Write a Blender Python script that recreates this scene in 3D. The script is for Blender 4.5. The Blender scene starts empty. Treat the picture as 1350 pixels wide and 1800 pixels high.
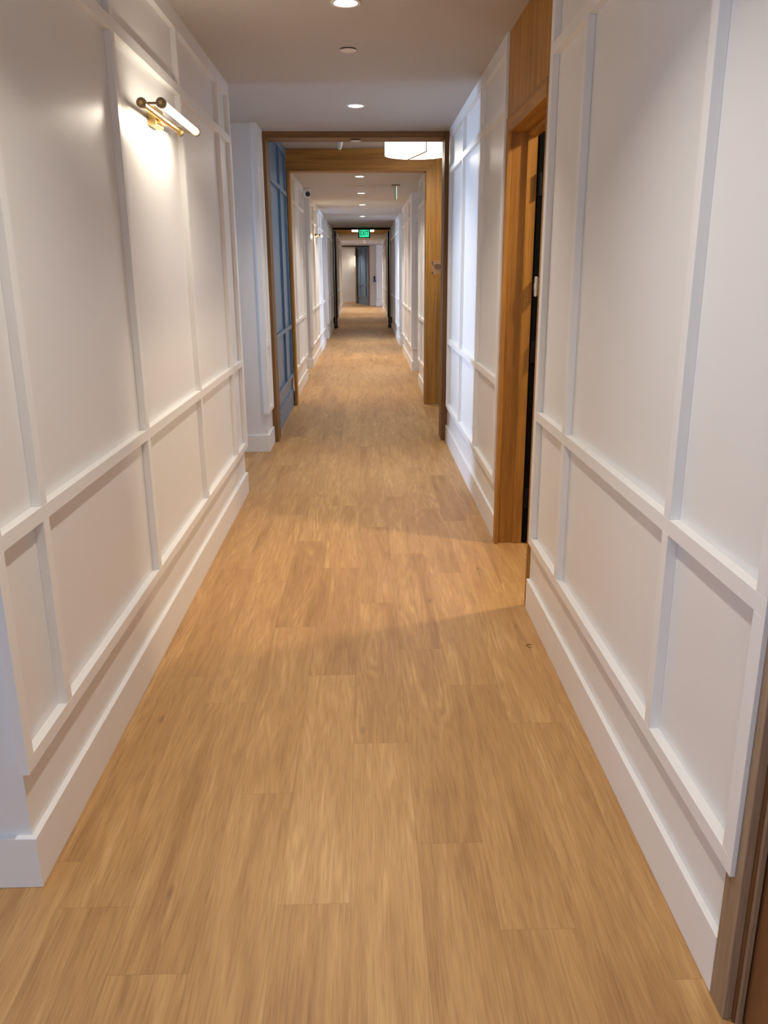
import bpy, bmesh, math, random
from mathutils import Vector, Matrix
PI = math.pi
random.seed(7)
S = bpy.context.scene
COL = S.collection

# ---------------------------------------------------------------- camera
F_PX, PITCH, YAW, ROLL, CX, CY = 1428.6, 0.28717, 0.026503, 0.0057275, 682.07, 899.16
EYE = 1.5
fw = Vector((math.sin(YAW)*math.cos(PITCH), math.cos(YAW)*math.cos(PITCH), -math.sin(PITCH)))
rt = Vector((math.cos(YAW), -math.sin(YAW), 0)); dn = fw.cross(rt)
c_, s_ = math.cos(ROLL), math.sin(ROLL)
r2 = c_*rt + s_*dn; d2 = -s_*rt + c_*dn
cd = bpy.data.cameras.new('camera'); cam = bpy.data.objects.new('camera', cd); COL.objects.link(cam)
m = Matrix.Identity(4)
for i in range(3):
    m[i][0], m[i][1], m[i][2] = r2[i], -d2[i], -fw[i]
m[2][3] = EYE
cam.matrix_world = m
cd.sensor_fit = 'HORIZONTAL'; cd.sensor_width = 36; cd.lens = F_PX/1350*36
cd.shift_x = (675-CX)/1350; cd.shift_y = (CY-900)/1350
cd.clip_start = 0.02; cd.clip_end = 200
S.camera = cam

# ---------------------------------------------------------------- exposure, world
S.view_settings.view_transform = 'Standard'; S.view_settings.look = 'None'
S.view_settings.gamma = 1; S.view_settings.use_curve_mapping = False
S.view_settings.exposure = 0.12
S.cycles.use_denoising = True
S.cycles.max_bounces = 10; S.cycles.diffuse_bounces = 7; S.cycles.glossy_bounces = 4
S.cycles.sample_clamp_indirect = 6
S.cycles.caustics_reflective = False; S.cycles.caustics_refractive = False
w = bpy.data.worlds.new('world'); S.world = w; w.use_nodes = True
w.node_tree.nodes['Background'].inputs[0].default_value = (0.55, 0.70, 1.0, 1)
w.node_tree.nodes['Background'].inputs[1].default_value = 0.9

WARM = (1.0, 0.915, 0.81); SKY = (0.50, 0.69, 1.0)
P_DOWN, P_WIN, P_LOBBY, P_BACK, P_SCONCE, P_DRUM, P_ROOM = 10.5, 24, 24, 23, 2.0, 13, 28
XW = 6.5                          # distance of the side-hall windows from the hallway axis

def area(loc, size, power, color, direction, shape='RECTANGLE', size_y=None, spread=180):
    l = bpy.data.lights.new('lamp_light', 'AREA'); l.energy = power; l.color = color
    l.shape = shape; l.size = size
    if size_y: l.size_y = size_y
    l.spread = math.radians(spread)
    o = bpy.data.objects.new('lamp_light', l); COL.objects.link(o); o.location = loc
    o.rotation_euler = Vector(direction).to_track_quat('-Z', 'Y').to_euler()
    return o

# daylight outside each window (x, y, z centre, width, height, power, direction)
WINDOWS = [  # name no, x, y0, y1, z0, z1, side(+1 light travels +x), power
    (1, -3.40, -0.70, 1.30, 0.55, 2.30, +1, P_LOBBY),
    (2, -XW, 5.45, 6.65, 0.30, 2.25, +1, P_WIN),
    (3,  3.20, 8.00, 9.20, 0.40, 2.30, -1, 14),
    (4, -XW, 12.15, 13.20, 0.40, 2.30, +1, 55),
    (5,  XW, 11.45, 12.65, 0.40, 2.30, -1, 55),
    (6,  XW, 16.15, 17.20, 0.15, 2.30, -1, P_WIN*1.1),
    (7, -XW, 18.05, 19.30, 0.15, 2.30, +1, P_WIN*1.1),
    (8,  3.20, 34.20, 35.20, 0.30, 2.30, -1, 50),
    (9, -3.40, 33.00, 34.00, 0.30, 2.30, +1, 50),
]
for n, x, y0, y1, z0, z1, sd, pw in WINDOWS:
    area((x - sd*0.02 + sd*0.06, (y0+y1)/2, (z0+z1)/2), y1-y0-0.06, pw, SKY, (sd, 0, 0), size_y=z1-z0-0.06, spread=34 if n in (2, 6, 7) else 180)
# the lobby's back window
area((-0.7, -2.90, 1.45), 2.3, P_BACK, SKY, (0, 1, 0), size_y=1.7)

# ---------------------------------------------------------------- materials
def new_mat(name):
    mt = bpy.data.materials.new(name); mt.use_nodes = True
    return mt, mt.node_tree.nodes, mt.node_tree.links, mt.node_tree.nodes['Principled BSDF']

def plain(name, col, rough=0.5, metal=0.0, emit=None, es=0.0, bump=0.0, bscale=300, var=0.0):
    mt, N, L, b = new_mat(name)
    b.inputs['Base Color'].default_value = (*col, 1); b.inputs['Roughness'].default_value = rough
    b.inputs['Metallic'].default_value = metal
    if emit:
        b.inputs['Emission Color'].default_value = (*emit, 1); b.inputs['Emission Strength'].default_value = es
    if bump or var:
        tc = N.new('ShaderNodeTexCoord'); nz = N.new('ShaderNodeTexNoise'); nz.inputs['Scale'].default_value = bscale
        nz.inputs['Detail'].default_value = 2
        L.new(tc.outputs['Object'], nz.inputs['Vector'])
        if bump:
            bp = N.new('ShaderNodeBump'); bp.inputs['Strength'].default_value = bump; bp.inputs['Distance'].default_value = 0.001
            L.new(nz.outputs['Fac'], bp.inputs['Height']); L.new(bp.outputs['Normal'], b.inputs['Normal'])
        if var:
            n2 = N.new('ShaderNodeTexNoise'); n2.inputs['Scale'].default_value = 1.3
            L.new(tc.outputs['Object'], n2.inputs['Vector'])
            mx = N.new('ShaderNodeMix'); mx.data_type = 'RGBA'
            mx.inputs['A'].default_value = (*[c*(1-var) for c in col], 1); mx.inputs['B'].default_value = (*[min(1, c*(1+var)) for c in col], 1)
            L.new(n2.outputs['Fac'], mx.inputs['Factor']); L.new(mx.outputs['Result'], b.inputs['Base Color'])
    return mt

def wood(name, dark, light, axis='Z', rough=0.50):
    mt, N, L, b = new_mat(name)
    tc = N.new('ShaderNodeTexCoord'); mp = N.new('ShaderNodeMapping')
    sc = {'Z': (22, 22, 0.9), 'X': (0.9, 22, 22), 'Y': (22, 0.9, 22)}[axis]
    mp.inputs['Scale'].default_value = sc
    L.new(tc.outputs['Object'], mp.inputs['Vector'])
    n1 = N.new('ShaderNodeTexNoise'); n1.inputs['Scale'].default_value = 1.2; n1.inputs['Detail'].default_value = 6; n1.inputs['Distortion'].default_value = 0.6
    n2 = N.new('ShaderNodeTexNoise'); n2.inputs['Scale'].default_value = 9; n2.inputs['Detail'].default_value = 3
    L.new(mp.outputs['Vector'], n1.inputs['Vector']); L.new(mp.outputs['Vector'], n2.inputs['Vector'])
    r = N.new('ShaderNodeValToRGB'); r.color_ramp.elements[0].position = 0.3; r.color_ramp.elements[1].position = 0.72
    r.color_ramp.elements[0].color = (*dark, 1); r.color_ramp.elements[1].color = (*light, 1)
    L.new(n1.outputs['Fac'], r.inputs['Fac'])
    mx = N.new('ShaderNodeMix'); mx.data_type = 'RGBA'; mx.blend_type = 'MULTIPLY'; mx.inputs['Factor'].default_value = 0.35
    r3 = N.new('ShaderNodeValToRGB'); r3.color_ramp.elements[0].position = 0.35; r3.color_ramp.elements[1].position = 0.55
    r3.color_ramp.elements[0].color = (0.55, 0.5, 0.45, 1); r3.color_ramp.elements[1].color = (1, 1, 1, 1)
    L.new(n2.outputs['Fac'], r3.inputs['Fac'])
    L.new(r.outputs['Color'], mx.inputs['A']); L.new(r3.outputs['Color'], mx.inputs['B'])
    L.new(mx.outputs['Result'], b.inputs['Base Color'])
    b.inputs['Roughness'].default_value = rough
    bp = N.new('ShaderNodeBump'); bp.inputs['Strength'].default_value = 0.15; bp.inputs['Distance'].default_value = 0.001
    L.new(n2.outputs['Fac'], bp.inputs['Height']); L.new(bp.outputs['Normal'], b.inputs['Normal'])
    return mt

M = {}
M['paint'] = plain('warm_white_paint', (0.77, 0.76, 0.745), 0.36, bump=0.12, bscale=260)
M['trimpaint'] = plain('white_trim_paint', (0.81, 0.80, 0.785), 0.33, bump=0.05, bscale=200)
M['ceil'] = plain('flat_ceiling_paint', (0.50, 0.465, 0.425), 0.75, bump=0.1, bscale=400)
M['blue'] = plain('blue_wall_paint', (0.12, 0.215, 0.335), 0.36, bump=0.1, bscale=260)
M['wood_v'] = wood('oak_vertical', (0.27, 0.115, 0.013), (0.52, 0.245, 0.037), 'Z')
M['wood_h'] = wood('oak_horizontal', (0.27, 0.115, 0.013), (0.52, 0.245, 0.037), 'X')
M['wood_hy'] = wood('oak_horizontal_along', (0.27, 0.115, 0.013), (0.52, 0.245, 0.037), 'Y')
M['brownwood_v'] = wood('walnut_brown_vertical', (0.15, 0.064, 0.012), (0.265, 0.122, 0.026), 'Z')
M['brownwood_h'] = wood('walnut_brown_horizontal', (0.15, 0.064, 0.012), (0.265, 0.122, 0.026), 'X')
M['veneer'] = wood('door_veneer', (0.16, 0.060, 0.018), (0.25, 0.105, 0.036), 'Z', 0.4)
M['palewood'] = wood('pale_casing_oak', (0.25, 0.16, 0.095), (0.36, 0.25, 0.165), 'Z')
M['darkdoor'] = plain('dark_door_paint', (0.003, 0.0025, 0.002), 0.9)
M['darkdoor'].node_tree.nodes['Principled BSDF'].inputs['Specular IOR Level'].default_value = 0.1
M['slate'] = plain('slate_door_paint', (0.018, 0.021, 0.028), 0.5)
M['blacksteel'] = plain('black_steel', (0.008, 0.007, 0.008), 0.6)
for k in ('slate', 'blacksteel'): M[k].node_tree.nodes['Principled BSDF'].inputs['Specular IOR Level'].default_value = 0.15
M['steel'] = plain('brushed_steel', (0.62, 0.60, 0.56), 0.3, 1.0)
M['brass'] = plain('polished_brass', (0.86, 0.62, 0.22), 0.24, 1.0)
M['bronze'] = plain('bronze', (0.33, 0.25, 0.14), 0.32, 1.0)
M['white'] = plain('white_plastic', (0.82, 0.80, 0.77), 0.4)
M['cap'] = plain('cap_paint', (0.78, 0.74, 0.69), 0.6)
M['black'] = plain('black_plastic', (0.01, 0.01, 0.01), 0.35)
M['lens'] = plain('glowing_lens', (1, 0.95, 0.88), 0.4, emit=(1.0, 0.90, 0.78), es=14)
M['tube'] = plain('glowing_tube', (1, 0.95, 0.88), 0.3, emit=(1.0, 0.90, 0.74), es=9)
M['shade'] = plain('lit_fabric_shade', (0.9, 0.88, 0.82), 0.7, emit=(1.0, 0.90, 0.74), es=2.6)
M['diff'] = plain('lit_diffuser', (0.9, 0.86, 0.8), 0.6, emit=(1.0, 0.86, 0.66), es=1.25)
M['green'] = plain('green_lit_face', (0.05, 0.5, 0.3), 0.4, emit=(0.03, 0.80, 0.36), es=1.1)
M['greenlit'] = plain('green_lit_edge', (0.3, 0.8, 0.55), 0.4, emit=(0.70, 1.0, 0.78), es=1.0)
M['dkgreen'] = plain('dark_green_letter', (0.0, 0.12, 0.07), 0.5)
M['plaqueblue'] = plain('blue_plaque', (0.03, 0.05, 0.35), 0.4)
M['dark_brown'] = plain('dark_brown_wire', (0.06, 0.02, 0.012), 0.4)
M['grille'] = plain('frame_paint', (0.7, 0.7, 0.7), 0.4)
mt, N, L, b = new_mat('clear_acrylic'); b.inputs['Base Color'].default_value = (0.95, 0.97, 0.96, 1)
b.inputs['Roughness'].default_value = 0.05; b.inputs['Alpha'].default_value = 0.04; M['acrylic'] = mt
mt, N, L, b = new_mat('frosted_acrylic'); b.inputs['Base Color'].default_value = (0.42, 0.42, 0.40, 1)
b.inputs['Roughness'].default_value = 0.3; b.inputs['Alpha'].default_value = 0.8; M['frosted'] = mt
mt, N, L, b = new_mat('window_pane'); b.inputs['Base Color'].default_value = (0.9, 0.95, 1, 1)
b.inputs['Roughness'].default_value = 0.02; b.inputs['Alpha'].default_value = 0.12; M['glass'] = mt

# floor: per-plank colour, grain and joints
mt, N, L, b = new_mat('vinyl_oak_planks'); M['floor'] = mt
uv = N.new('ShaderNodeUVMap'); uv.uv_map = 'plank'
at = N.new('ShaderNodeAttribute'); at.attribute_name = 'tone'
tc = N.new('ShaderNodeTexCoord')
def math_node(op, a=None, bb=None, v1=None, v2=None):
    nd = N.new('ShaderNodeMath'); nd.operation = op
    if a is not None: L.new(a, nd.inputs[0])
    if bb is not None: L.new(bb, nd.inputs[1])
    if v1 is not None: nd.inputs[0].default_value = v1
    if v2 is not None: nd.inputs[1].default_value = v2
    return nd.outputs[0]
sep = N.new('ShaderNodeSeparateColor'); L.new(at.outputs['Color'], sep.inputs[0])
offs = N.new('ShaderNodeVectorMath'); offs.operation = 'SCALE'; L.new(at.outputs['Vector'], offs.inputs[0]); offs.inputs['Scale'].default_value = 37.0
add = N.new('ShaderNodeVectorMath'); add.operation = 'ADD'; L.new(tc.outputs['Object'], add.inputs[0]); L.new(offs.outputs[0], add.inputs[1])
def grain(scale, detail, dist, mapscale):
    mp = N.new('ShaderNodeMapping'); mp.inputs['Scale'].default_value = mapscale
    L.new(add.outputs[0], mp.inputs['Vector'])
    nz = N.new('ShaderNodeTexNoise'); nz.inputs['Scale'].default_value = scale; nz.inputs['Detail'].default_value = detail
    nz.inputs['Distortion'].default_value = dist; L.new(mp.outputs[0], nz.inputs['Vector'])
    return nz.outputs['Fac']
g_big = grain(1.0, 3, 0.8, (13, 1.3, 1))
g_mid = grain(1.0, 4, 1.2, (48, 2.6, 1))
g_fine = grain(1.0, 3, 0.3, (260, 9, 1))
mpw = N.new('ShaderNodeMapping'); mpw.inputs['Scale'].default_value = (9, 0.75, 1); L.new(add.outputs[0], mpw.inputs['Vector'])
wv = N.new('ShaderNodeTexNoise'); wv.inputs['Scale'].default_value = 1.0; wv.inputs['Detail'].default_value = 1.5; wv.inputs['Distortion'].default_value = 0.5
L.new(mpw.outputs[0], wv.inputs['Vector'])
rings = math_node('SINE', math_node('MULTIPLY', wv.outputs['Fac'], v2=75.0))
rings = math_node('MULTIPLY', math_node('ADD', rings, v2=1.0), v2=0.5)
rmask = N.new('ShaderNodeMapRange'); rmask.inputs['From Min'].default_value = 0.46; rmask.inputs['From Max'].default_value = 0.64
L.new(g_big, rmask.inputs['Value'])
rings = math_node('MULTIPLY', rings, rmask.outputs[0])
ramp = N.new('ShaderNodeValToRGB'); e = ramp.color_ramp.elements
e[0].position = 0.30; e[0].color = (0.350, 0.175, 0.058, 1)
e[1].position = 0.72; e[1].color = (0.660, 0.405, 0.165, 1)
e2 = ramp.color_ramp.elements.new(0.52); e2.color = (0.510, 0.285, 0.105, 1)
mixv = math_node('ADD', math_node('MULTIPLY', g_big, v2=0.72), math_node('MULTIPLY', g_mid, v2=0.28))
tone = math_node('MULTIPLY', math_node('SUBTRACT', sep.outputs[0], v2=0.5), v2=0.13)
mixv = math_node('ADD', mixv, tone)
mixv = math_node('SUBTRACT', mixv, math_node('MULTIPLY', rings, v2=0.13))
L.new(mixv, ramp.inputs['Fac'])
fine = N.new('ShaderNodeMapRange'); fine.inputs['From Min'].default_value = 0.34; fine.inputs['From Max'].default_value = 0.56
fine.inputs['To Min'].default_value = 0.80; fine.inputs['To Max'].default_value = 1.0; L.new(g_fine, fine.inputs['Value'])
# joints
su = N.new('ShaderNodeSeparateXYZ'); L.new(uv.outputs[0], su.inputs[0])
def edge_dist(o, length):
    return math_node('MINIMUM', o, math_node('SUBTRACT', None, o, v1=length))
ed = math_node('MINIMUM', edge_dist(su.outputs[0], 0.179), edge_dist(su.outputs[1], 1.19))
jr = N.new('ShaderNodeMapRange'); jr.inputs['From Min'].default_value = 0.0004; jr.inputs['From Max'].default_value = 0.0016
jr.inputs['To Min'].default_value = 0.80; jr.inputs['To Max'].default_value = 1.0; L.new(ed, jr.inputs['Value'])
mul = math_node('MULTIPLY', fine.outputs[0], jr.outputs[0])
# knots
vo = N.new('ShaderNodeTexVoronoi'); vo.inputs['Scale'].default_value = 1.0
mpk = N.new('ShaderNodeMapping'); mpk.inputs['Scale'].default_value = (5.5, 1.9, 1); L.new(add.outputs[0], mpk.inputs['Vector']); L.new(mpk.outputs[0], vo.inputs['Vector'])
kn = N.new('ShaderNodeMapRange'); kn.inputs['From Min'].default_value = 0.012; kn.inputs['From Max'].default_value = 0.07
kn.inputs['To Min'].default_value = 0.62; kn.inputs['To Max'].default_value = 1.0; L.new(vo.outputs['Distance'], kn.inputs['Value'])
mul = math_node('MULTIPLY', mul, kn.outputs[0])
mx = N.new('ShaderNodeVectorMath'); mx.operation = 'SCALE'; L.new(ramp.outputs['Color'], mx.inputs[0]); L.new(mul, mx.inputs['Scale'])
L.new(mx.outputs[0], b.inputs['Base Color'])
rr = N.new('ShaderNodeMapRange'); rr.inputs['To Min'].default_value = 0.36; rr.inputs['To Max'].default_value = 0.54
L.new(g_fine, rr.inputs['Value']); L.new(rr.outputs[0], b.inputs['Roughness'])
bp = N.new('ShaderNodeBump'); bp.inputs['Strength'].default_value = 0.28; bp.inputs['Distance'].default_value = 0.0012
hsum = math_node('ADD', mul, math_node('MULTIPLY', rings, v2=-0.35))
L.new(hsum, bp.inputs['Height']); L.new(bp.outputs['Normal'], b.inputs['Normal'])

# ---------------------------------------------------------------- builders
ORG = {}
def finish(name, bm, mat, parent=None, origin=(0, 0, 0), bevel=0.0, smooth=False):
    """bm holds world coordinates (or the root's frame when parent is rotated); origin is subtracted"""
    if parent is not None and parent.name in ORG: origin = ORG[parent.name]
    bmesh.ops.translate(bm, verts=bm.verts, vec=-Vector(origin))
    bmesh.ops.recalc_face_normals(bm, faces=bm.faces)
    me = bpy.data.meshes.new(name); bm.to_mesh(me); bm.free()
    o = bpy.data.objects.new(name, me); COL.objects.link(o)
    me.materials.append(M[mat] if isinstance(mat, str) else mat)
    if smooth:
        for p in me.polygons: p.use_smooth = True
        me.set_sharp_from_angle(angle=math.radians(40))
    if parent is None: o.location = origin
    else: o.parent = parent
    ORG[o.name] = origin
    if bevel:
        md = o.modifiers.new('bevel', 'BEVEL'); md.width = bevel; md.segments = 2; md.limit_method = 'ANGLE'; md.harden_normals = False
    return o

def box(bm, x0, x1, y0, y1, z0, z1):
    r = bmesh.ops.create_cube(bm, size=1)
    for v in r['verts']:
        v.co = Vector((x0 + (v.co.x+.5)*(x1-x0), y0 + (v.co.y+.5)*(y1-y0), z0 + (v.co.z+.5)*(z1-z0)))
    return r['verts']

def boxes(*bs):
    bm = bmesh.new()
    for q in bs: box(bm, *q)
    return bm

def cyl(bm, a, b, r, r2=None, seg=32, caps=True):
    a, b = Vector(a), Vector(b); d = b-a
    q = d.to_track_quat('Z', 'Y').to_matrix().to_4x4()
    mm = Matrix.Translation((a+b)/2) @ q
    bmesh.ops.create_cone(bm, cap_ends=caps, segments=seg, radius1=r, radius2=r if r2 is None else r2, depth=d.length, matrix=mm)
    return bm

def cylo(*a, **k):
    return cyl(bmesh.new(), *a, **k)

def lathe(profile, centre, axis='Z', seg=40):
    """profile [(r, h)] revolved about z at centre"""
    bm = bmesh.new(); rows = []
    for r, h in profile:
        rows.append([bm.verts.new((centre[0]+r*math.cos(2*PI*i/seg), centre[1]+r*math.sin(2*PI*i/seg), centre[2]+h)) for i in range(seg)])
    for a, bq in zip(rows, rows[1:]):
        for i in range(seg):
            j = (i+1) % seg
            bm.faces.new((a[i], a[j], bq[j], bq[i]))
    return bm

def tag(o, label, cat, group=None):
    o['label'] = label; o['category'] = cat
    if group: o['group'] = group
    return o

def struct(o, label=None):
    o['kind'] = 'structure'
    if label: o['label'] = label
    return o

def empty(name, loc, rz=0.0):
    o = bpy.data.objects.new(name, None); COL.objects.link(o); o.location = loc; o.rotation_euler = (0, 0, rz)
    o.empty_display_size = 0.1
    ORG[o.name] = (0, 0, 0) if rz else tuple(loc)
    return o

def solid(name, mat, label, *bs, bevel=0.0):
    x0 = min(q[0] for q in bs); y0 = min(q[2] for q in bs); z0 = min(q[4] for q in bs)
    o = finish(name, boxes(*bs), mat, origin=(x0, y0, z0), bevel=bevel)
    return struct(o, label)

def text_mesh(name, body, size, mat, loc, rot, depth=0.002, parent=None, sx=1.0):
    cu = bpy.data.curves.new(name, 'FONT'); cu.body = body; cu.size = size; cu.extrude = depth; cu.align_x = 'CENTER'; cu.align_y = 'CENTER'
    cu.offset = size*0.02
    tmp = bpy.data.objects.new(name+'_t', cu); COL.objects.link(tmp)
    bpy.context.view_layer.update()
    dg = bpy.context.evaluated_depsgraph_get()
    me = bpy.data.meshes.new_from_object(tmp.evaluated_get(dg)); me.name = name
    bpy.data.objects.remove(tmp)
    me.transform(Matrix.Translation(loc) @ rot @ Matrix.Diagonal((sx, 1, 1, 1)))
    if parent is not None: me.transform(Matrix.Translation(-Vector(ORG[parent.name])))
    o = bpy.data.objects.new(name, me); COL.objects.link(o)
    me.materials.clear(); me.materials.append(M[mat])
    if parent is not None: o.parent = parent; ORG[o.name] = ORG[parent.name]
    return o

CEIL = 2.62
XL, XR = -0.854, 0.742           # wall faces
TL = [(0.332, 0.370), (0.892, 0.931), (2.274, 2.316), (2.545, CEIL)]
RAILN = ['lower_rail', 'chair_rail', 'picture_rail', 'crown_rail']
trim_no = [0]
def wainscot(where, label, length, stiles, side, mat='trimpaint', t=0.026, levels=TL, rz=None, ends=(0, 0)):
    """panel moulding in a local frame: x along the wall, -y out of it"""
    trim_no[0] += 1
    if side == 'L': loc, rot = (XL, where, 0), PI/2
    elif side == 'R': loc, rot = (XR, where+length, 0), -PI/2
    else: loc, rot = where, (rz or 0.0)
    r = empty('trim_%d' % trim_no[0], loc, rot); struct(r, label); ORG[r.name] = (0, 0, 0)
    if side == 'R': stiles = [(length-b, length-a) for a, b in stiles]
    for nm, (z0, z1) in zip(RAILN, levels):
        finish(nm, boxes((ends[0], length-ends[1], -t, 0, z0, z1)), mat, r, bevel=0.0012)
    for a, b in sorted(stiles):
        bm = bmesh.new()
        for (p0, p1), (q0, q1) in zip(levels, levels[1:]): box(bm, a, b, -t, 0, p1, q0)
        finish('stile', bm, mat, r, bevel=0.0012)
    return r

def lbase(side, y0, y1, yc, far=False, xo=6.4, t=0.016, h=0.146, label=None):
    """baseboard along the hallway wall returning on to the face at yc"""
    sg = 1 if side == 'left' else -1
    xw = XL if side == 'left' else XR
    a, b_ = xw + sg*t, -sg*xo
    pts = [(a, yc-t), (a, y1), (xw-sg*.001, y1), (xw-sg*.001, yc+.001), (b_, yc+.001), (b_, yc-t)]
    bm = bmesh.new()
    lo = [bm.verts.new((x, y, 0)) for x, y in pts]; hi = [bm.verts.new((x, y, h)) for x, y in pts]
    bm.faces.new(lo); bm.faces.new(hi)
    for i in range(len(pts)):
        j = (i+1) % len(pts); bm.faces.new((lo[i], lo[j], hi[j], hi[i]))
    return struct(finish('baseboard_'+side, bm, 'trimpaint', origin=(xw, yc, 0), bevel=0.002), label)

def base(side, where, length, h=0.146, t=0.016, mat='trimpaint', label=None, loc=None, rz=0):
    if side == 'left': o = finish('baseboard_left', boxes((XL, XL+t, where, where+length, 0, h)), mat, origin=(XL, where, 0), bevel=0.002)
    elif side == 'right': o = finish('baseboard_right', boxes((XR-t, XR, where, where+length, 0, h)), mat, origin=(XR, where, 0), bevel=0.002)
    return struct(o, label)

# ---------------------------------------------------------------- floor
bm = bmesh.new(); uvl = bm.loops.layers.uv.new('plank'); tl = bm.loops.layers.float_color.new('tone')
PW, PL = 0.179, 1.19
known = {0: 2.368, -1: 1.658, 1: 1.87, -2: 2.108, -3: 1.46, 2: 1.56}
rnd = random.Random(11)
for i in range(-37, 38):
    x0 = -0.055 + i*PW
    off = known.get(i, rnd.uniform(0, PL))
    y = off - PL*math.ceil((off+3.2)/PL)
    while y < 45:
        vs = [bm.verts.new(p) for p in ((x0, y, 0), (x0+PW, y, 0), (x0+PW, y+PL, 0), (x0, y+PL, 0))]
        f = bm.faces.new(vs); c = (rnd.random(), rnd.random(), rnd.random(), 1)
        for lp, (a, bq) in zip(f.loops, ((0, 0), (PW, 0), (PW, PL), (0, PL))):
            lp[uvl].uv = (a, bq); lp[tl] = c
        y += PL
fl = finish('floor', bm, 'floor'); struct(fl, 'golden oak vinyl plank floor running down the hallway')

# ---------------------------------------------------------------- walls (solid pieces)
HT = 3.0
solid('wall_left', 'paint', 'white panelled left wall that carries the brass wall light',
      (-XW, XL, 1.755, 4.40, 0, HT), (-1.10, XL, 4.40, 5.60, 0, HT))
solid('wall_left', 'blue', None, (-0.90, -0.8545, 7.63, 9.54, 0, HT)).name = 'wall_left_blue'
bpy.data.objects['wall_left_blue'].name = 'wall_left'
solid('wall_left', 'paint', 'left wall beyond the opening, before and after the blue panelled part',
      (-XW, -0.90, 6.975, 12.0, 0, HT), (-0.90, XL, 6.975, 7.63, 0, HT), (-0.90, XL, 9.54, 12.0, 0, HT))
solid('wall_left', 'paint', 'left wall with the distant brass wall light', (-XW, XL, 13.37, 17.95, 0, HT))
solid('wall_left', 'paint', 'left wall around the dark hallway doors', (-XW, XL, 19.45, 32.0, 0, HT))
solid('wall_left', 'paint', None, (-3.60, -3.40, 32.0, 43.2, 0, 0.30), (-3.60, -3.40, 32.0, 43.2, 2.30, HT),
      (-3.60, -3.40, 32.0, 33.0, 0.30, 2.30), (-3.60, -3.40, 34.0, 43.2, 0.30, 2.30))
# outer wall on the left with its window holes
def outer(x0, x1, ya, yb, holes, name, label=None):
    bs = []; y = ya
    for (h0, h1, z0, z1) in holes:
        bs.append((x0, x1, y, h0, 0, HT)); bs.append((x0, x1, h0, h1, 0, z0)); bs.append((x0, x1, h0, h1, z1, HT)); y = h1
    bs.append((x0, x1, y, yb, 0, HT))
    return solid(name, 'paint', label, *bs)
outer(-3.60, -3.40, -3.2, 1.755, [(-0.70, 1.30, 0.55, 2.30)], 'wall_left')
outer(-XW-.2, -XW, 4.40, 6.975, [(5.45, 6.65, 0.30, 2.25)], 'wall_left')
outer(-XW-.2, -XW, 12.0, 13.37, [(12.15, 13.20, 0.40, 2.30)], 'wall_left')
outer(-XW-.2, -XW, 17.95, 19.45, [(18.05, 19.30, 0.15, 2.30)], 'wall_left')
# right
TH = 0.13
solid('wall_right', 'paint', 'white panelled right wall nearest the camera',
      (XR, XR+TH, 1.372, 3.485, 0, HT))
solid('wall_right', 'paint', 'right wall above the dark wood doorway', (0.75, XR+TH, 3.485, 4.44, 2.24, HT))
solid('wall_right', 'paint', 'right wall between the wood doorway and the first wood portal', (XR, XR+TH, 4.44, 7.63, 0, HT))
solid('wall_right', 'paint', None, (0.74+0.06, XR+TH, -3.2, 0.30, 0, HT), (XR+0.06, XR+TH, 0.30, 1.372, 2.24, HT))
solid('wall_right', 'paint', None, (XR+TH, 3.20, 2.2, 2.4, 0, HT), (XR+TH, 3.20, 5.6, 7.63, 0, HT), (3.20, 3.40, 2.2, 5.6, 0, HT))
outer(3.20, 3.40, 7.63, 9.54, [(8.00, 9.20, 0.40, 2.30)], 'wall_right')
solid('wall_right', 'paint', 'right wall just past the second wood portal', (XR, XW, 9.54, 11.25, 0, HT))
outer(XW, XW+.2, 11.25, 12.85, [(11.45, 12.65, 0.40, 2.30)], 'wall_right')
solid('wall_right', 'paint', None, (XR, XW, 12.85, 16.0, 0, HT))
outer(XW, XW+.2, 16.0, 17.34, [(16.15, 17.20, 0.15, 2.30)], 'wall_right')
solid('wall_right', 'paint', 'right wall around the dark hallway doors', (XR, XW, 17.34, 33.9, 0, HT))
outer(3.20, 3.40, 33.9, 38.0, [(34.20, 35.20, 0.30, 2.30)], 'wall_right')
# far end and back
solid('wall_far', 'paint', 'white panelled wall facing the camera at the far right end', (0.54, 3.40, 38.0, 38.4, 0, HT))
solid('wall_far', 'paint', 'beige wall end carrying the plaques', (0.185, 0.54, 38.55, 38.9, 0, HT))
solid('wall_far', 'paint', 'beige wall closing the hallway at the far left', (-3.60, 3.40, 43.2, 43.4, 0, HT))
solid('wall_right', 'paint', None, (0.54, 0.80, 38.4, 43.2, 0, HT))
outer_b = solid('wall_back', 'paint', 'lobby wall behind the camera', (-3.60, -1.9, -3.2, -3.0, 0, HT), (0.5, 0.9, -3.2, -3.0, 0, HT),
      (-1.9, 0.5, -3.2, -3.0, 0, 0.55), (-1.9, 0.5, -3.2, -3.0, 2.35, HT))

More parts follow.
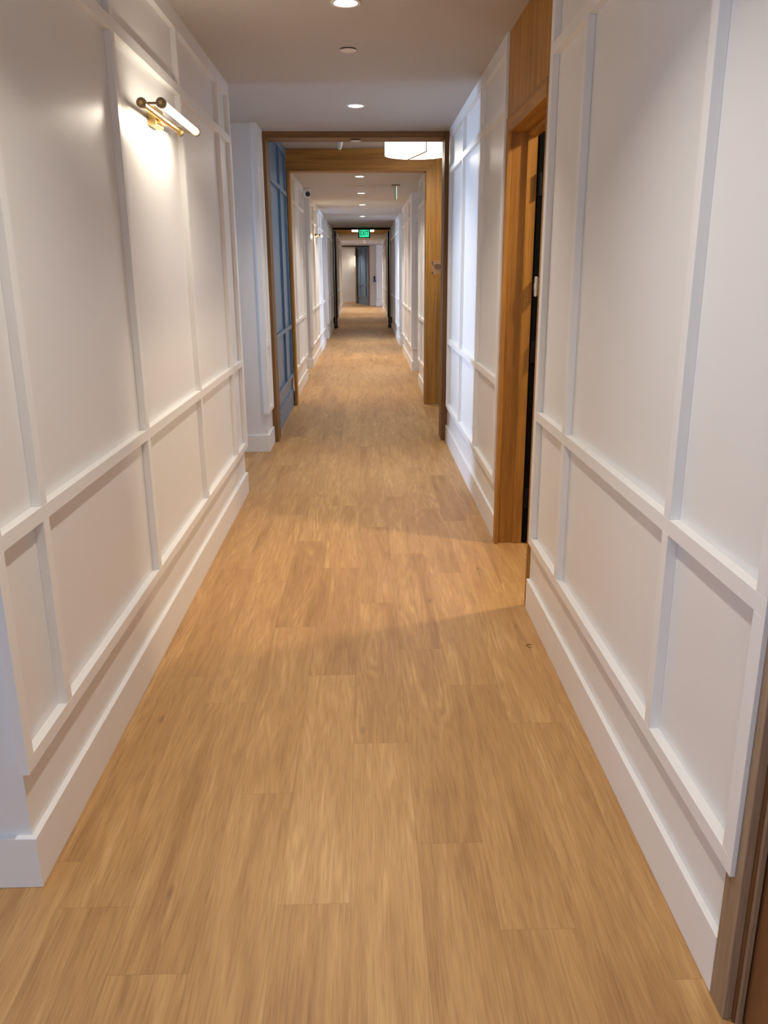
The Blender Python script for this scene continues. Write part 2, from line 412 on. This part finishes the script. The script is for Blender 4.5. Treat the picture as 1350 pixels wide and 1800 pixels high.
# ceilings
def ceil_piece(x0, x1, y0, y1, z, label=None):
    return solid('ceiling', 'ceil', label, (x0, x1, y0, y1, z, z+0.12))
ceil_piece(-3.60, 0.90, -3.2, 1.755, CEIL)
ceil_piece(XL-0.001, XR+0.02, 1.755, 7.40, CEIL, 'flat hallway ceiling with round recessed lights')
ceil_piece(-XW, XL-0.001, 4.40, 6.975, CEIL)
ceil_piece(XR+TH, 3.20, 2.4, 5.6, CEIL)
ceil_piece(XR+0.02, XR+TH, 4.44, 7.40, CEIL)
ceil_piece(-0.86, 3.20, 7.63, 9.53, 2.775, 'raised ceiling between the two wood portals')
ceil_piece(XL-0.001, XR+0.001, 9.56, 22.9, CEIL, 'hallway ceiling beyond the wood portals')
for a, bq in ((12.0, 13.37), (17.95, 19.45)): ceil_piece(-XW, XL-0.001, a, bq, CEIL)
for a, bq in ((11.25, 12.85), (16.0, 17.34)): ceil_piece(XR+0.001, XW, a, bq, CEIL)
ceil_piece(XL-0.001, XR+0.001, 23.06, 25.38, 2.775)
ceil_piece(XL-0.001, XR+0.001, 25.40, 32.0, CEIL)
ceil_piece(-3.40, 3.20, 32.0, 43.2, CEIL)

# ---------------------------------------------------------------- panel mouldings and baseboards
def st(*ys, wd=0.040): return [(y, y+wd) for y in ys]
# wall A (left, near)
wainscot(1.733, 'white panel moulding on the near left wall', 5.605-1.733, [(0, 0.040)] + [(y-1.733, y-1.733+.038) for y in (2.010, 3.058, 4.108, 5.160)] + [(3.812, 3.872)], 'L')
lbase('left', 1.74, 5.615, 1.755, xo=3.4, label='white baseboard along the near left wall')
# short white pier
wainscot(6.955, 'narrow white moulding on the pier beside the first wood portal', 0.37, [(0, 0.045), (0.10, 0.13), (0.30, 0.37)], 'L')
for xs, ys in ((XL, 6.975), (XL, 13.37), (XL, 19.45)):   # the end stile turns the pier corner
    struct(finish('trim_corner', boxes((xs-0.018, xs+0.0255, ys-0.026, ys, 0.332, CEIL)), 'trimpaint', origin=(xs-0.018, ys-0.026, 0.332), bevel=0.0012), 'white corner stile turning on to the pier end')
lbase('left', 6.96, 7.382, 6.976, label='baseboard on the short pier beside the wood portal')
# blue wall
r = wainscot((-0.8545, 7.63, 0), 'blue panel moulding between the two wood portals', 1.90, [(0.15, 0.20), (1.10, 1.15), (1.77, 1.82)], 'X', mat='blue', t=0.024,
             levels=[(0.345, 0.385), (0.892, 0.931), (2.290, 2.330), (2.69, 2.775)], rz=PI/2)
struct(finish('baseboard_left', boxes((-0.8545, -0.840, 7.63, 9.54, 0, 0.20)), 'blue', origin=(-0.8545, 7.63, 0), bevel=0.002), 'blue baseboard between the portals')
# L1, L2, L3, L4
def seq(y0, y1, first, step=1.05):
    out = [(0, 0.045)]; y = first
    while y < y1-0.25: out.append((y-y0, y-y0+0.04)); y += step
    out.append((y1-y0-0.05, y1-y0)); return out
for (y0, y1, first, lab) in ((9.70, 12.01, 10.47, 'panel moulding just past the second portal on the left'), (13.355, 17.96, 14.4, 'panel moulding around the distant brass wall light'),
                             (19.44, 22.88, 20.5, 'panel moulding left of the dark hallway doors'), (25.55, 32.0, 26.6, 'panel moulding on the farthest left wall')):
    wainscot(y0, lab, y1-y0, seq(y0, y1, first), 'L')
    if y0 in (13.355, 19.44): lbase('left', y0, y1+.01, round(y0+.012, 2))
    else: base('left', y0-0.002, y1-y0+0.01)
# right
wainscot(1.335, 'white panel moulding on the near right wall', 3.425-1.335, [(0, 0.045), (1.825-1.335, 1.863-1.335), (2.880-1.335, 2.920-1.335), (3.375-1.335, 3.425-1.335)], 'R')
base('right', 1.373, 3.472-1.373, label='white baseboard along the near right wall')
wainscot(4.458, 'white panel moulding on the right wall lit by daylight', 7.262-4.458, [(0, 0.045), (5.355-4.458, 5.395-4.458), (6.285-4.458, 6.325-4.458), (7.215-4.458, 7.262-4.458)], 'R')
base('right', 4.462, 7.372-4.462, label='white baseboard in the bluish daylight on the right')
for (y0, y1, first, lab) in ((9.70, 11.26, 10.75, 'panel moulding just past the second portal on the right'), (12.835, 16.01, 13.8, 'panel moulding right of the hallway past the pier'),
                             (17.325, 22.88, 18.4, 'panel moulding right of the dark hallway doors'), (25.55, 33.9, 26.6, 'panel moulding on the farthest right wall')):
    wainscot(y0, lab, y1-y0, seq(y0, y1, first), 'R')
    if y0 in (12.835, 17.325): lbase('right', y0, y1+.01, y0+.015)
    else: base('right', y0-0.002, y1-y0+0.01)
for y in (12.85, 17.34):
    # moulding returning on to the pier face
    wainscot((XR-0.026, y, 0), 'short moulding on the white pier end at right', 0.11, [(0.0, 0.05)], 'X')
# far wall
wainscot((0.545, 38.0, 0), 'panel moulding on the far wall facing the camera', 2.6, [(0, 0.04), (0.9, 0.94)], 'X')
struct(finish('baseboard_far', boxes((0.52, 3.2, 37.984, 38.0, 0, 0.146)), 'trimpaint', origin=(0.52, 37.984, 0)))
struct(finish('baseboard_far', boxes((0.185, 0.54, 38.534, 38.55, 0, 0.146)), 'trimpaint', origin=(0.185, 38.534, 0)))
struct(finish('baseboard_far', boxes((-3.4, 0.185, 43.184, 43.2, 0, 0.16)), 'trimpaint', origin=(-3.4, 43.184, 0)))

# ---------------------------------------------------------------- wood portals and door frames
door_no = [0]
def door_root(loc, label):
    door_no[0] += 1
    r = empty('door_%d' % door_no[0], loc); struct(r, label); ORG[r.name] = tuple(loc); return r

# portal 1: slim oak lining
r = door_root((-0.854, 7.39, 0), 'first slim brown wood portal across the hallway')
finish('jamb', boxes((-0.854, -0.808, 7.385, 7.63, 0, CEIL)), 'brownwood_v', r, bevel=0.002)
finish('jamb', boxes((0.690, 0.742, 7.385, 7.63, 0, CEIL)), 'brownwood_v', r, bevel=0.002)
finish('header', boxes((-0.808, 0.690, 7.385, 7.63, 2.572, CEIL+0.155)), 'brownwood_h', r, bevel=0.002)
# portal 2: wide mitred oak casing
r = door_root((-0.854, 9.53, 0), 'second wood portal with a wide mitred golden oak casing')
ZB, ZT, XI, XO = 2.548, 2.774, 0.688, 0.914
bm = bmesh.new()
def prism(bm, pts, y0, y1):
    a = [bm.verts.new((x, y0, z)) for x, z in pts]; b_ = [bm.verts.new((x, y1, z)) for x, z in pts]
    bm.faces.new(a); bm.faces.new(b_[::-1])
    for i in range(len(pts)):
        j = (i+1) % len(pts); bm.faces.new((a[i], a[j], b_[j], b_[i]))
prism(bm, [(-0.854, ZB), (XI, ZB), (XO, ZT), (-0.854, ZT)], 9.518, 9.54)
finish('head_casing', bm, 'wood_h', r, bevel=0.0015)
bm = bmesh.new(); prism(bm, [(XI+.0006, 0), (XO, 0), (XO, ZT-.0006), (XI+.0006, ZB-.0006)], 9.518, 9.54)
finish('side_casing', bm, 'wood_v', r, bevel=0.0015)
finish('jamb', boxes((-0.830, -0.800, 9.518, 9.70, 0, ZB)), 'wood_v', r, bevel=0.002)
finish('jamb', boxes((XI+.001, XR+0.001, 9.54, 9.70, 0, ZB)), 'wood_v', r)
finish('header', boxes((-0.83, XR, 9.54, 9.70, ZB, CEIL)), 'wood_h', r)
solid('wall_right', 'paint', None, (XO, 3.2, 9.5395, 9.5405, 0, 2.775))

# doorway on the right (door standing open into the dark room)
r = door_root((0.742, 3.97, 0), 'dark stained wood doorway in the right wall, its door folded back')
W, WH = 'wood_v', 'wood_hy'
Y0, Y1, ZD = 3.500, 4.425, 2.158
finish('side_casing', boxes((0.726, 0.744, Y1-0.035, Y1+0.035, 0, 2.232)), 'wood_v', r, bevel=0.002)
finish('side_casing', boxes((0.728, 0.744, Y0-0.016, Y0+0.012, 0, 2.232)), 'wood_v', r, bevel=0.002)
finish('head_casing', boxes((0.726, 0.744, Y0+0.012, Y1-0.035, ZD, 2.232)), 'wood_hy', r, bevel=0.002)
finish('over_panel', boxes((0.730, 0.750, Y0-0.016, Y1+0.030, 2.232, CEIL)), 'wood_v', r)
finish('jamb', boxes((0.744, 0.880, Y1-0.006, Y1+0.012, 0, ZD+0.02)), 'wood_v', r)
finish('jamb', boxes((0.744, 0.880, Y0-0.014, Y0+0.004, 0, ZD+0.02)), 'wood_v', r)
finish('header', boxes((0.744, 0.880, Y0+0.004, Y1-0.006, ZD+0.006, 2.24)), 'wood_hy', r)
finish('door_stop', boxes((0.828, 0.880, Y1-0.024, Y1-0.006, 0, ZD-0.012), (0.828, 0.880, Y0+0.004, Y1-0.024, ZD-0.012, ZD+0.006)), 'wood_v', r, bevel=0.0015)
lf = finish('door_leaf', boxes((0.885, 1.77, Y1-0.030, Y1+0.012, 0.008, ZD+0.012)), 'darkdoor', r, bevel=0.002)
for z in (0.27, 1.08, 1.92):
    h = bmesh.new(); cyl(h, (0.893, Y1-0.040, z-0.055), (0.893, Y1-0.040, z+0.055), 0.008, seg=16); box(h, 0.884, 0.925, Y1-0.034, Y1-0.030, z-0.055, z+0.055)
    finish('hinge', h, 'blacksteel', lf)
bm = bmesh.new(); box(bm, 0.886, 0.905, Y1-0.048, Y1-0.030, 1.375, 1.465)
cyl(bm, (0.893, Y1-0.052, 1.37), (0.893, Y1-0.052, 1.47), 0.009, seg=16)
cyl(bm, (0.893, Y1-0.052, 1.405), (0.893, Y1-0.052, 1.435), 0.0115, seg=16)
sh = finish('strike_bracket', bm, 'steel', lf, bevel=0.001); sh['label'] = 'polished steel bracket'

# near right door, closed, brown veneer
r = door_root((0.742, 0.84, 0), 'closed brown wood door at the near right edge')
finish('side_casing', boxes((0.7260, 0.745, 1.306, 1.3715, 0, 2.232)), 'palewood', r, bevel=0.002)
finish('side_casing', boxes((0.7260, 0.745, 0.305, 0.37, 0, 2.232)), 'palewood', r, bevel=0.002)
finish('head_casing', boxes((0.7260, 0.745, 0.37, 1.306, 2.162, 2.232)), 'palewood', r, bevel=0.002)
finish('jamb', boxes((0.745, 0.86, 1.297, 1.312, 0, 2.17)), 'veneer', r)
finish('jamb', boxes((0.745, 0.86, 0.362, 0.378, 0, 2.17)), 'veneer', r)
finish('header', boxes((0.745, 0.86, 0.362, 1.312, 2.162, 2.24)), 'veneer', r)
finish('door_stop', boxes((0.748, 0.757, 1.286, 1.2965, 0, 2.16)), 'palewood', r)
lf = finish('door_leaf', boxes((0.762, 0.806, 0.380, 1.294, 0.008, 2.158)), 'veneer', r, bevel=0.002)
bm = bmesh.new(); cyl(bm, (0.762, 0.45, 1.0), (0.72, 0.45, 1.0), 0.011, seg=16); cyl(bm, (0.722, 0.44, 1.0), (0.722, 0.57, 1.0), 0.009, seg=16); cyl(bm, (0.762, 0.45, 1.0), (0.756, 0.45, 1.0), 0.027)
finish('door_handle', bm, 'steel', lf, smooth=True)

# dark double doors across the hallway, both leaves folded back
r = door_root((0, 22.9, 0), 'black steel frame across the hallway with both slate doors folded back')
finish('jamb', boxes((XL, -0.805, 22.86, 23.05, 0, CEIL)), 'blacksteel', r, bevel=0.002)
finish('jamb', boxes((0.700, XR, 22.86, 23.05, 0, CEIL)), 'blacksteel', r, bevel=0.002)
finish('header', boxes((-0.805, 0.700, 22.86, 23.05, 2.575, CEIL+0.155)), 'blacksteel', r, bevel=0.002)
for sg, xw in ((1, -0.800), (-1, 0.695)):
    x0, x1 = sorted((xw, xw+sg*0.045))
    lf = finish('door_leaf', boxes((x0, x1, 23.06, 23.82, 0.01, 2.56)), 'slate', r, bevel=0.002)
    xf = xw+sg*0.045
    bm = bmesh.new(); cyl(bm, (xf, 23.72, 0.96), (xf+sg*0.05, 23.72, 0.96), 0.010, seg=16); cyl(bm, (xf+sg*0.05, 23.73, 0.96), (xf+sg*0.05, 23.60, 0.96), 0.010, seg=16)
    finish('door_handle', bm, 'steel', lf, smooth=True)
    a0, a1 = sorted((xf, xf+sg*0.003)); finish('kick_plate', boxes((a0, a1, 23.08, 23.80, 0.04, 0.27)), 'steel', lf)
    a0, a1 = sorted((xf, xf+sg*0.05)); finish('door_closer', boxes((a0, a1, 23.10, 23.38, 2.44, 2.50)), 'white', lf, bevel=0.004)
# second oak portal
r = door_root((0, 25.38, 0), 'distant golden oak portal behind the dark doors')
finish('jamb', boxes((XL, -0.800, 25.38, 25.55, 0, 2.57)), 'wood_v', r, bevel=0.002)
finish('jamb', boxes((0.695, XR, 25.38, 25.55, 0, 2.57)), 'wood_v', r, bevel=0.002)
finish('header', boxes((XL, XR, 25.375, 25.55, 2.57, 2.775)), 'wood_h', r, bevel=0.002)

# far end: oak-edged blue panelled wall set at an angle
ax, ay, bx, by = -0.36, 41.20, 0.185, 38.70
ang = math.atan2(by-ay, bx-ax); ln = math.hypot(bx-ax, by-ay)
wb = empty('wall_angled', (ax, ay, 0), ang); struct(wb, 'angled blue panelled wall at the end of the hallway')
finish('wall_body', boxes((0, ln, 0, 0.20, 0, CEIL)), 'blue', wb)
wainscot((ax, ay, 0), 'blue panel moulding on the angled end wall', ln, [(0, 0.06), (ln*0.33, ln*0.33+0.06), (ln-0.55, ln-0.45)], 'X', mat='blue', rz=ang)
r = door_root((-0.36, 41.1, 0), 'oak edged opening around the angled blue wall')
finish('jamb', boxes((-0.43, -0.365, 41.0, 41.2, 0, CEIL)), 'wood_v', r)
finish('jamb', boxes((0.187, 0.235, 38.50, 38.545, 0, 2.59)), 'brownwood_v', r)
finish('header', boxes((-1.10, 0.235, 38.50, 38.545, 2.575, CEIL)), 'blacksteel', r)

# windows
wn = 0
for n, x, y0, y1, z0, z1, sd, pw in WINDOWS:
    r = empty('window_%d' % n, (x-sd*0.1, (y0+y1)/2, z0)); struct(r, 'tall window out of view letting daylight into the hallway')
    xa, xb = sorted((x-sd*0.12, x-sd*0.06)); t = 0.05
    finish('window_frame', boxes((xa, xb, y0, y0+t, z0, z1), (xa, xb, y1-t, y1, z0, z1), (xa, xb, y0+t, y1-t, z0, z0+t), (xa, xb, y0+t, y1-t, z1-t, z1)), 'grille', r)
    finish('pane', boxes(((xa+xb)/2-0.003, (xa+xb)/2+0.003, y0+t, y1-t, z0+t, z1-t)), 'glass', r)
r = empty('window_10', (-0.7, -3.1, 0.55)); struct(r)
finish('window_frame', boxes((-1.9, -1.85, -3.14, -3.08, .55, 2.35), (0.45, 0.5, -3.14, -3.08, .55, 2.35), (-1.85, .45, -3.14, -3.08, .55, .60), (-1.85, .45, -3.14, -3.08, 2.30, 2.35)), 'grille', r)
finish('pane', boxes((-1.85, 0.45, -3.113, -3.107, .60, 2.30)), 'glass', r)

# ---------------------------------------------------------------- brass wall lights
def make_sconce(x, y, z, label, side=1):
    r = empty('wall_light', (x, y, z)); tag(r, label, 'wall light', 'brass wall lights on the left wall')
    xr, xf, h = x+0.050, x+0.121, 0.318
    finish('backplate', boxes((x, x+0.034, y-0.045, y+0.085, z-0.030, z+0.040)), 'brass', r, bevel=0.002)
    finish('mounting_block', boxes((x+0.034, x+0.048, y-0.020, y+0.060, z-0.020, z+0.016)), 'brass', r, bevel=0.002)
    finish('rear_bar', cylo((xr, y-h+0.01, z), (xr, y+h-0.01, z), 0.0125, seg=24), 'brass', r, smooth=True)
    tb = finish('lamp_tube', cylo((xf, y-h+0.02, z), (xf, y+h-0.02, z), 0.014, seg=24), 'tube', r, smooth=True)
    tb['label'] = 'glowing white glass tube'
    for yy in (y-h, y+h):
        finish('arm', cylo((xr, yy, z), (xf, yy, z), 0.0045, seg=12), 'bronze', r, smooth=True)
        for xx in (xr, xf):
            e = finish('end_disc', cylo((xx, yy-0.010, z), (xx, yy+0.010, z), 0.0185, seg=28), 'bronze', r, bevel=0.002)
            s = -1 if yy < y else 1
            finish('screw', cylo((xx, yy+s*0.010, z), (xx, yy+s*0.014, z), 0.007, seg=16), 'brass', e)
    area((xf+0.016, y, z), 0.62, P_SCONCE*0.35, (1.0, 0.88, 0.70), (1, 0, -0.2), size_y=0.02)
    area((xf-0.006, y, z-0.018), 0.62, P_SCONCE, (1.0, 0.88, 0.70), (-0.55, 0, -1), size_y=0.02)
    area((xf-0.006, y, z+0.018), 0.62, P_SCONCE*0.2, (1.0, 0.88, 0.70), (-0.8, 0, 1), size_y=0.02)
    return r
for spec in ((XL, 3.612, 2.095, 'brass wall light with a glowing tube on the near left wall'), (XL, 14.75, 2.097, 'small distant brass wall light glowing far down the left wall')):
    make_sconce(*spec)

# ---------------------------------------------------------------- ceiling fittings
DL = [(-0.065, 4.005, 'largest round recessed ceiling light, at the top edge of the picture'),
      (-0.044, 6.29, 'round recessed ceiling light in front of the first wood portal'),
      (-0.042, 10.714, 'recessed ceiling light just past the second wood portal'),
      (-0.030, 12.94, 'recessed ceiling light next past the small flat ceiling cap'),
      (-0.018, 15.12, 'brightest distant recessed ceiling light, lighting a wide band of ceiling'),
      (-0.020, 18.2, 'recessed ceiling light last before the dark steel frame'),
      (0.010, 29.3, 'tiny recessed ceiling light seen just below the green exit sign'),
      (0.020, 32.3, 'tiny far recessed ceiling light, middle of the column below the exit sign'),
      (0.025, 34.3, 'tiny recessed ceiling light, lowest of the column below the exit sign'),
      (-0.28, 36.0, 'tiny recessed ceiling light left of the far column, above the beige end wall')]
proto = None
def downlight(x, y, z, label):
    global proto
    if proto is None:
        r = empty('ceiling_light', (x, y, z)); proto = r
        prof = [(0.066, 0.0), (0.066, -0.004), (0.062, -0.006), (0.052, -0.005), (0.049, -0.001)]
        finish('trim_ring', lathe(prof, (x, y, z)), 'white', r, smooth=True)
        finish('lens', lathe([(0.0005, -0.0035), (0.030, -0.0035), (0.0495, -0.0015)], (x, y, z)), 'lens', r, smooth=True)
    else:
        r = proto.copy(); COL.objects.link(r); r.location = (x, y, z)
        for ch in list(proto.children):
            c = ch.copy(); COL.objects.link(c); c.parent = r
    tag(r, label, 'ceiling light', 'round recessed ceiling lights along the hallway')
    return r
for x, y in ((-0.07, 1.72), (-0.07, -0.56)):   # the row goes on above and behind the camera
    area((x, y, CEIL-0.008), 0.095, P_DOWN, WARM, (0, 0, -1), shape='DISK', spread=112)
    downlight(x, y, CEIL, 'recessed ceiling light above or behind the camera, outside the picture')
for x, y in ((-1.0, 40.0), (-1.7, 42.2)):  # two added lamps, unseen, to brighten the beige and blue end walls
    area((x, y, CEIL-0.008), 0.095, 16, WARM, (0, 0, -1), shape='DISK', spread=140)
    downlight(x, y, CEIL, 'added unseen ceiling light that brightens the far left end')
for x, y, lab in DL:
    downlight(x, y, CEIL, lab)
    area((x, y, CEIL-0.008), 0.095, P_DOWN*(2.0 if abs(y-15.12) < .1 or y > 30 else 1.45 if y > 10 else 1.0), WARM, (0, 0, -1), shape='DISK', spread=112)
area((1.76, 3.90, CEIL-0.03), 0.16, P_ROOM, (1.0, 0.80, 0.55), (-0.35, 0, -1), shape='DISK', spread=170)   # lamp of the room behind the doorway

def disc(name, x, y, z, rad, h, mat, label, cat):
    r = empty(name, (x, y, z)); tag(r, label, cat)
    finish('cover_plate', lathe([(0.0005, -h), (rad*0.9, -h), (rad, -h+0.0015), (rad, -h+0.003), (0.0005, -h+0.003)], (x, y, z)), mat, r, smooth=True)
    finish('shadow_gap_ring', lathe([(rad*0.9, -h+0.003), (rad*0.9, 0)], (x, y, z)), 'black', r, smooth=True)  # black ring paints the shadow gap between plate and ceiling
    return r
disc('sprinkler_cap', -0.069, 4.78, CEIL, 0.045, 0.009, 'cap', 'flat round ceiling cap between the two nearest recessed lights', 'ceiling cap')
disc('sprinkler_cap', -0.033, 11.91, CEIL, 0.045, 0.008, 'cap', 'small flat ceiling cap beyond the second wood portal', 'ceiling cap')
disc('sprinkler_cap', 0.013, 21.3, CEIL, 0.045, 0.010, 'cap', 'tiny flat ceiling cap just before the dark steel frame', 'ceiling cap')
disc('motion_sensor', -0.058, 7.50, 2.572, 0.045, 0.012, 'white', 'round white sensor under the first portal header', 'sensor')
# cone shaped ceiling device
bm = lathe([(0.0005, -0.150), (0.014, -0.148), (0.020, -0.135), (0.052, -0.03), (0.055, -0.012), (0.055, 0)], (-0.222, 8.5, 2.775))
tag(finish('ceiling_sensor', bm, 'white', origin=(-0.222, 8.5, 2.775), smooth=True), 'white cone shaped sensor hanging between the two wood portals', 'sensor')

# drum pendants
def drum(x, y, label, zb=2.555, rad=0.315, hgt=0.165, top=2.775):
    r = empty('drum_ceiling_light', (x, y, top)); tag(r, label, 'ceiling light')
    finish('canopy', lathe([(0.0005, -0.03), (0.07, -0.03), (0.075, -0.02), (0.075, 0)], (x, y, top)), 'white', r, smooth=True)
    finish('lamp_shade', lathe([(rad-0.004, zb-top+hgt), (rad, zb-top+hgt), (rad, zb-top), (rad-0.004, zb-top), (rad-0.004, zb-top+hgt)], (x, y, top), seg=64), 'shade', r, smooth=True)
    finish('diffuser', lathe([(0.0005, zb-top+0.006), (rad-0.006, zb-top+0.006), (rad-0.006, zb-top+0.012), (0.0005, zb-top+0.012)], (x, y, top), seg=64), 'diff', r)
    bm = bmesh.new()
    for a in (-1.33, PI, 0.0):
        ca, sa = math.cos(a), math.sin(a)
        cyl(bm, (x+ca*(rad+.003), y+sa*(rad+.003), zb+hgt), (x+ca*(rad+.003), y+sa*(rad+.003), zb-0.004), 0.005, seg=8)
    ca, sa = math.cos(-1.33), math.sin(-1.33)
    cyl(bm, (x-ca*rad, y-sa*rad, zb-0.004), (x+ca*rad, y+sa*rad, zb-0.004), 0.005, seg=8)
    finish('metal_bands', bm, 'dark_brown', r)
    finish('stem', cylo((x, y, top), (x, y, zb+0.01), 0.010, seg=16), 'white', r, smooth=True)
    area((x, y, zb-0.02), rad*1.8, P_DRUM, WARM, (0, 0, -1), shape='DISK')
    l = bpy.data.lights.new('lamp_light', 'POINT'); l.energy = P_DRUM*0.5; l.color = WARM; l.shadow_soft_size = 0.08
    o = bpy.data.objects.new('lamp_light', l); COL.objects.link(o); o.location = (x, y+0.0, zb+hgt+0.01)
    return r
drum(0.533, 8.70, 'large white drum light glowing between the two wood portals', zb=2.600, hgt=0.135)
drum(-0.02, 24.2, 'distant drum light glowing behind the green exit sign', zb=2.585, hgt=0.14)

# edge-lit exit sign seen from its edge
r = empty('exit_sign', (0.442, 11.85, CEIL)); tag(r, 'slim green edge-lit exit sign hanging edge-on from the ceiling', 'exit sign')
finish('canopy', boxes((0.386, 0.498, 11.70, 12.00, CEIL-0.016, CEIL)), 'bronze', r, bevel=0.003)
finish('panel', boxes((0.436, 0.447, 11.71, 11.99, CEIL-0.185, CEIL-0.022)), 'frosted', r)
finish('lit_edge', boxes((0.4475, 0.4535, 11.700, 11.709, CEIL-0.185, CEIL-0.022)), 'greenlit', r)
text_mesh('letters', 'EXIT', 0.13, 'green', Vector((0.4485, 11.85, CEIL-0.105)), Matrix.Rotation(PI/2, 4, 'Z') @ Matrix.Rotation(PI/2, 4, 'X'), 0.001, r)
# facing exit sign
r = empty('exit_sign', (0.013, 22.70, CEIL)); tag(r, 'glowing green EXIT sign facing the camera at the dark steel frame', 'exit sign')
finish('bracket', boxes((-0.05, 0.076, 22.66, 22.74, 2.575, CEIL)), 'black', r, bevel=0.003)
finish('housing', boxes((-0.145, 0.171, 22.665, 22.735, 2.355, 2.575)), 'black', r, bevel=0.006)
finish('lit_face', boxes((-0.110, 0.136, 22.660, 22.664, 2.378, 2.556)), 'green', r)
text_mesh('letters', 'EXIT', 0.175, 'dkgreen', Vector((0.013, 22.657, 2.467)), Matrix.Rotation(PI/2, 4, 'X'), 0.0015, r, sx=0.62)

# security camera
r = empty('security_camera', (-0.785, 12.2, CEIL)); tag(r, 'white security camera with a black lens at the left ceiling corner', 'security camera')
finish('mount', boxes((-0.838, -0.735, 12.15, 12.25, CEIL-0.05, CEIL)), 'white', r, bevel=0.008)
bm = bmesh.new(); bmesh.ops.create_uvsphere(bm, u_segments=28, v_segments=18, radius=0.052, matrix=Matrix.Translation((-0.785, 12.19, CEIL-0.068)))
finish('housing', bm, 'white', r, smooth=True)
dv = Vector((0.35, -1, -0.30)).normalized(); cc = Vector((-0.785, 12.19, CEIL-0.068))
finish('lens', cylo(cc+dv*0.034, cc+dv*0.056, 0.036, 0.030, seg=28), 'black', r, smooth=True)

# fitness room sign
r = empty('room_sign', (0.845, 9.50, 1.54)); tag(r, 'clear acrylic fitness room sign with black letters on the oak casing', 'sign')
finish('plate', boxes((0.752, 0.945, 9.494, 9.498, 1.470, 1.612)), 'acrylic', r, bevel=0.001)
for x, z in ((0.765, 1.597), (0.765, 1.487), (0.930, 1.597), (0.930, 1.487)):
    finish('standoff', cylo((x, 9.518 if x < 0.914 else 9.5395, z), (x, 9.489, z), 0.007, seg=16), 'black', r, smooth=True)
text_mesh('letters', 'FITNESS', 0.070, 'black', Vector((0.858, 9.4925, 1.545)), Matrix.Rotation(PI/2, 4, 'X'), 0.0012, r, sx=0.54)

# far plaques
tag(finish('wall_plaque', boxes((0.42, 0.50, 38.53, 38.55, 1.17, 1.30)), 'black', origin=(0.46, 38.53, 1.17), bevel=0.003), 'small black wall plaque at the far end above the round blue one', 'sign')
r = empty('round_plaque', (0.465, 38.53, 1.10)); tag(r, 'round blue wall plaque with a white mark at the far end', 'sign')
finish('plate', cylo((0.465, 38.55, 1.10), (0.465, 38.53, 1.10), 0.065), 'plaqueblue', r)
bm = bmesh.new(); prism(bm, [(0.440, 1.125), (0.490, 1.125), (0.472, 1.075)], 38.524, 38.53); finish('mark', bm, 'white', r)

# far wall light glow on the beige wall
tag(finish('wall_light', boxes((-0.455, -0.435, 42.9, 43.0, 1.75, 2.25)), 'tube', origin=(-0.445, 42.95, 2.0), bevel=0.004), 'slim glowing wall light beside the angled blue wall', 'wall light')
area((-0.60, 42.7, 2.0), 0.3, 0.8, (1, .86, .66), (-0.6, 1, 0), size_y=0.4)

# hairpin on the floor
pts = [Vector((0.681, 3.078, 0)), Vector((0.668, 3.086, 0)), Vector((0.658, 3.080, 0)), Vector((0.655, 3.070, 0)), Vector((0.661, 3.061, 0)), Vector((0.675, 3.056, 0))]
bm = bmesh.new()
for a, bq in zip(pts, pts[1:]):
    cyl(bm, a+Vector((0, 0, 0.0011)), bq+Vector((0, 0, 0.0011)), 0.0010, seg=8)
tag(finish('hairpin', bm, 'dark_brown', origin=(0.666, 3.07, 0)), 'tiny dark bent hairpin lying on the floor near the right baseboard', 'hairpin')
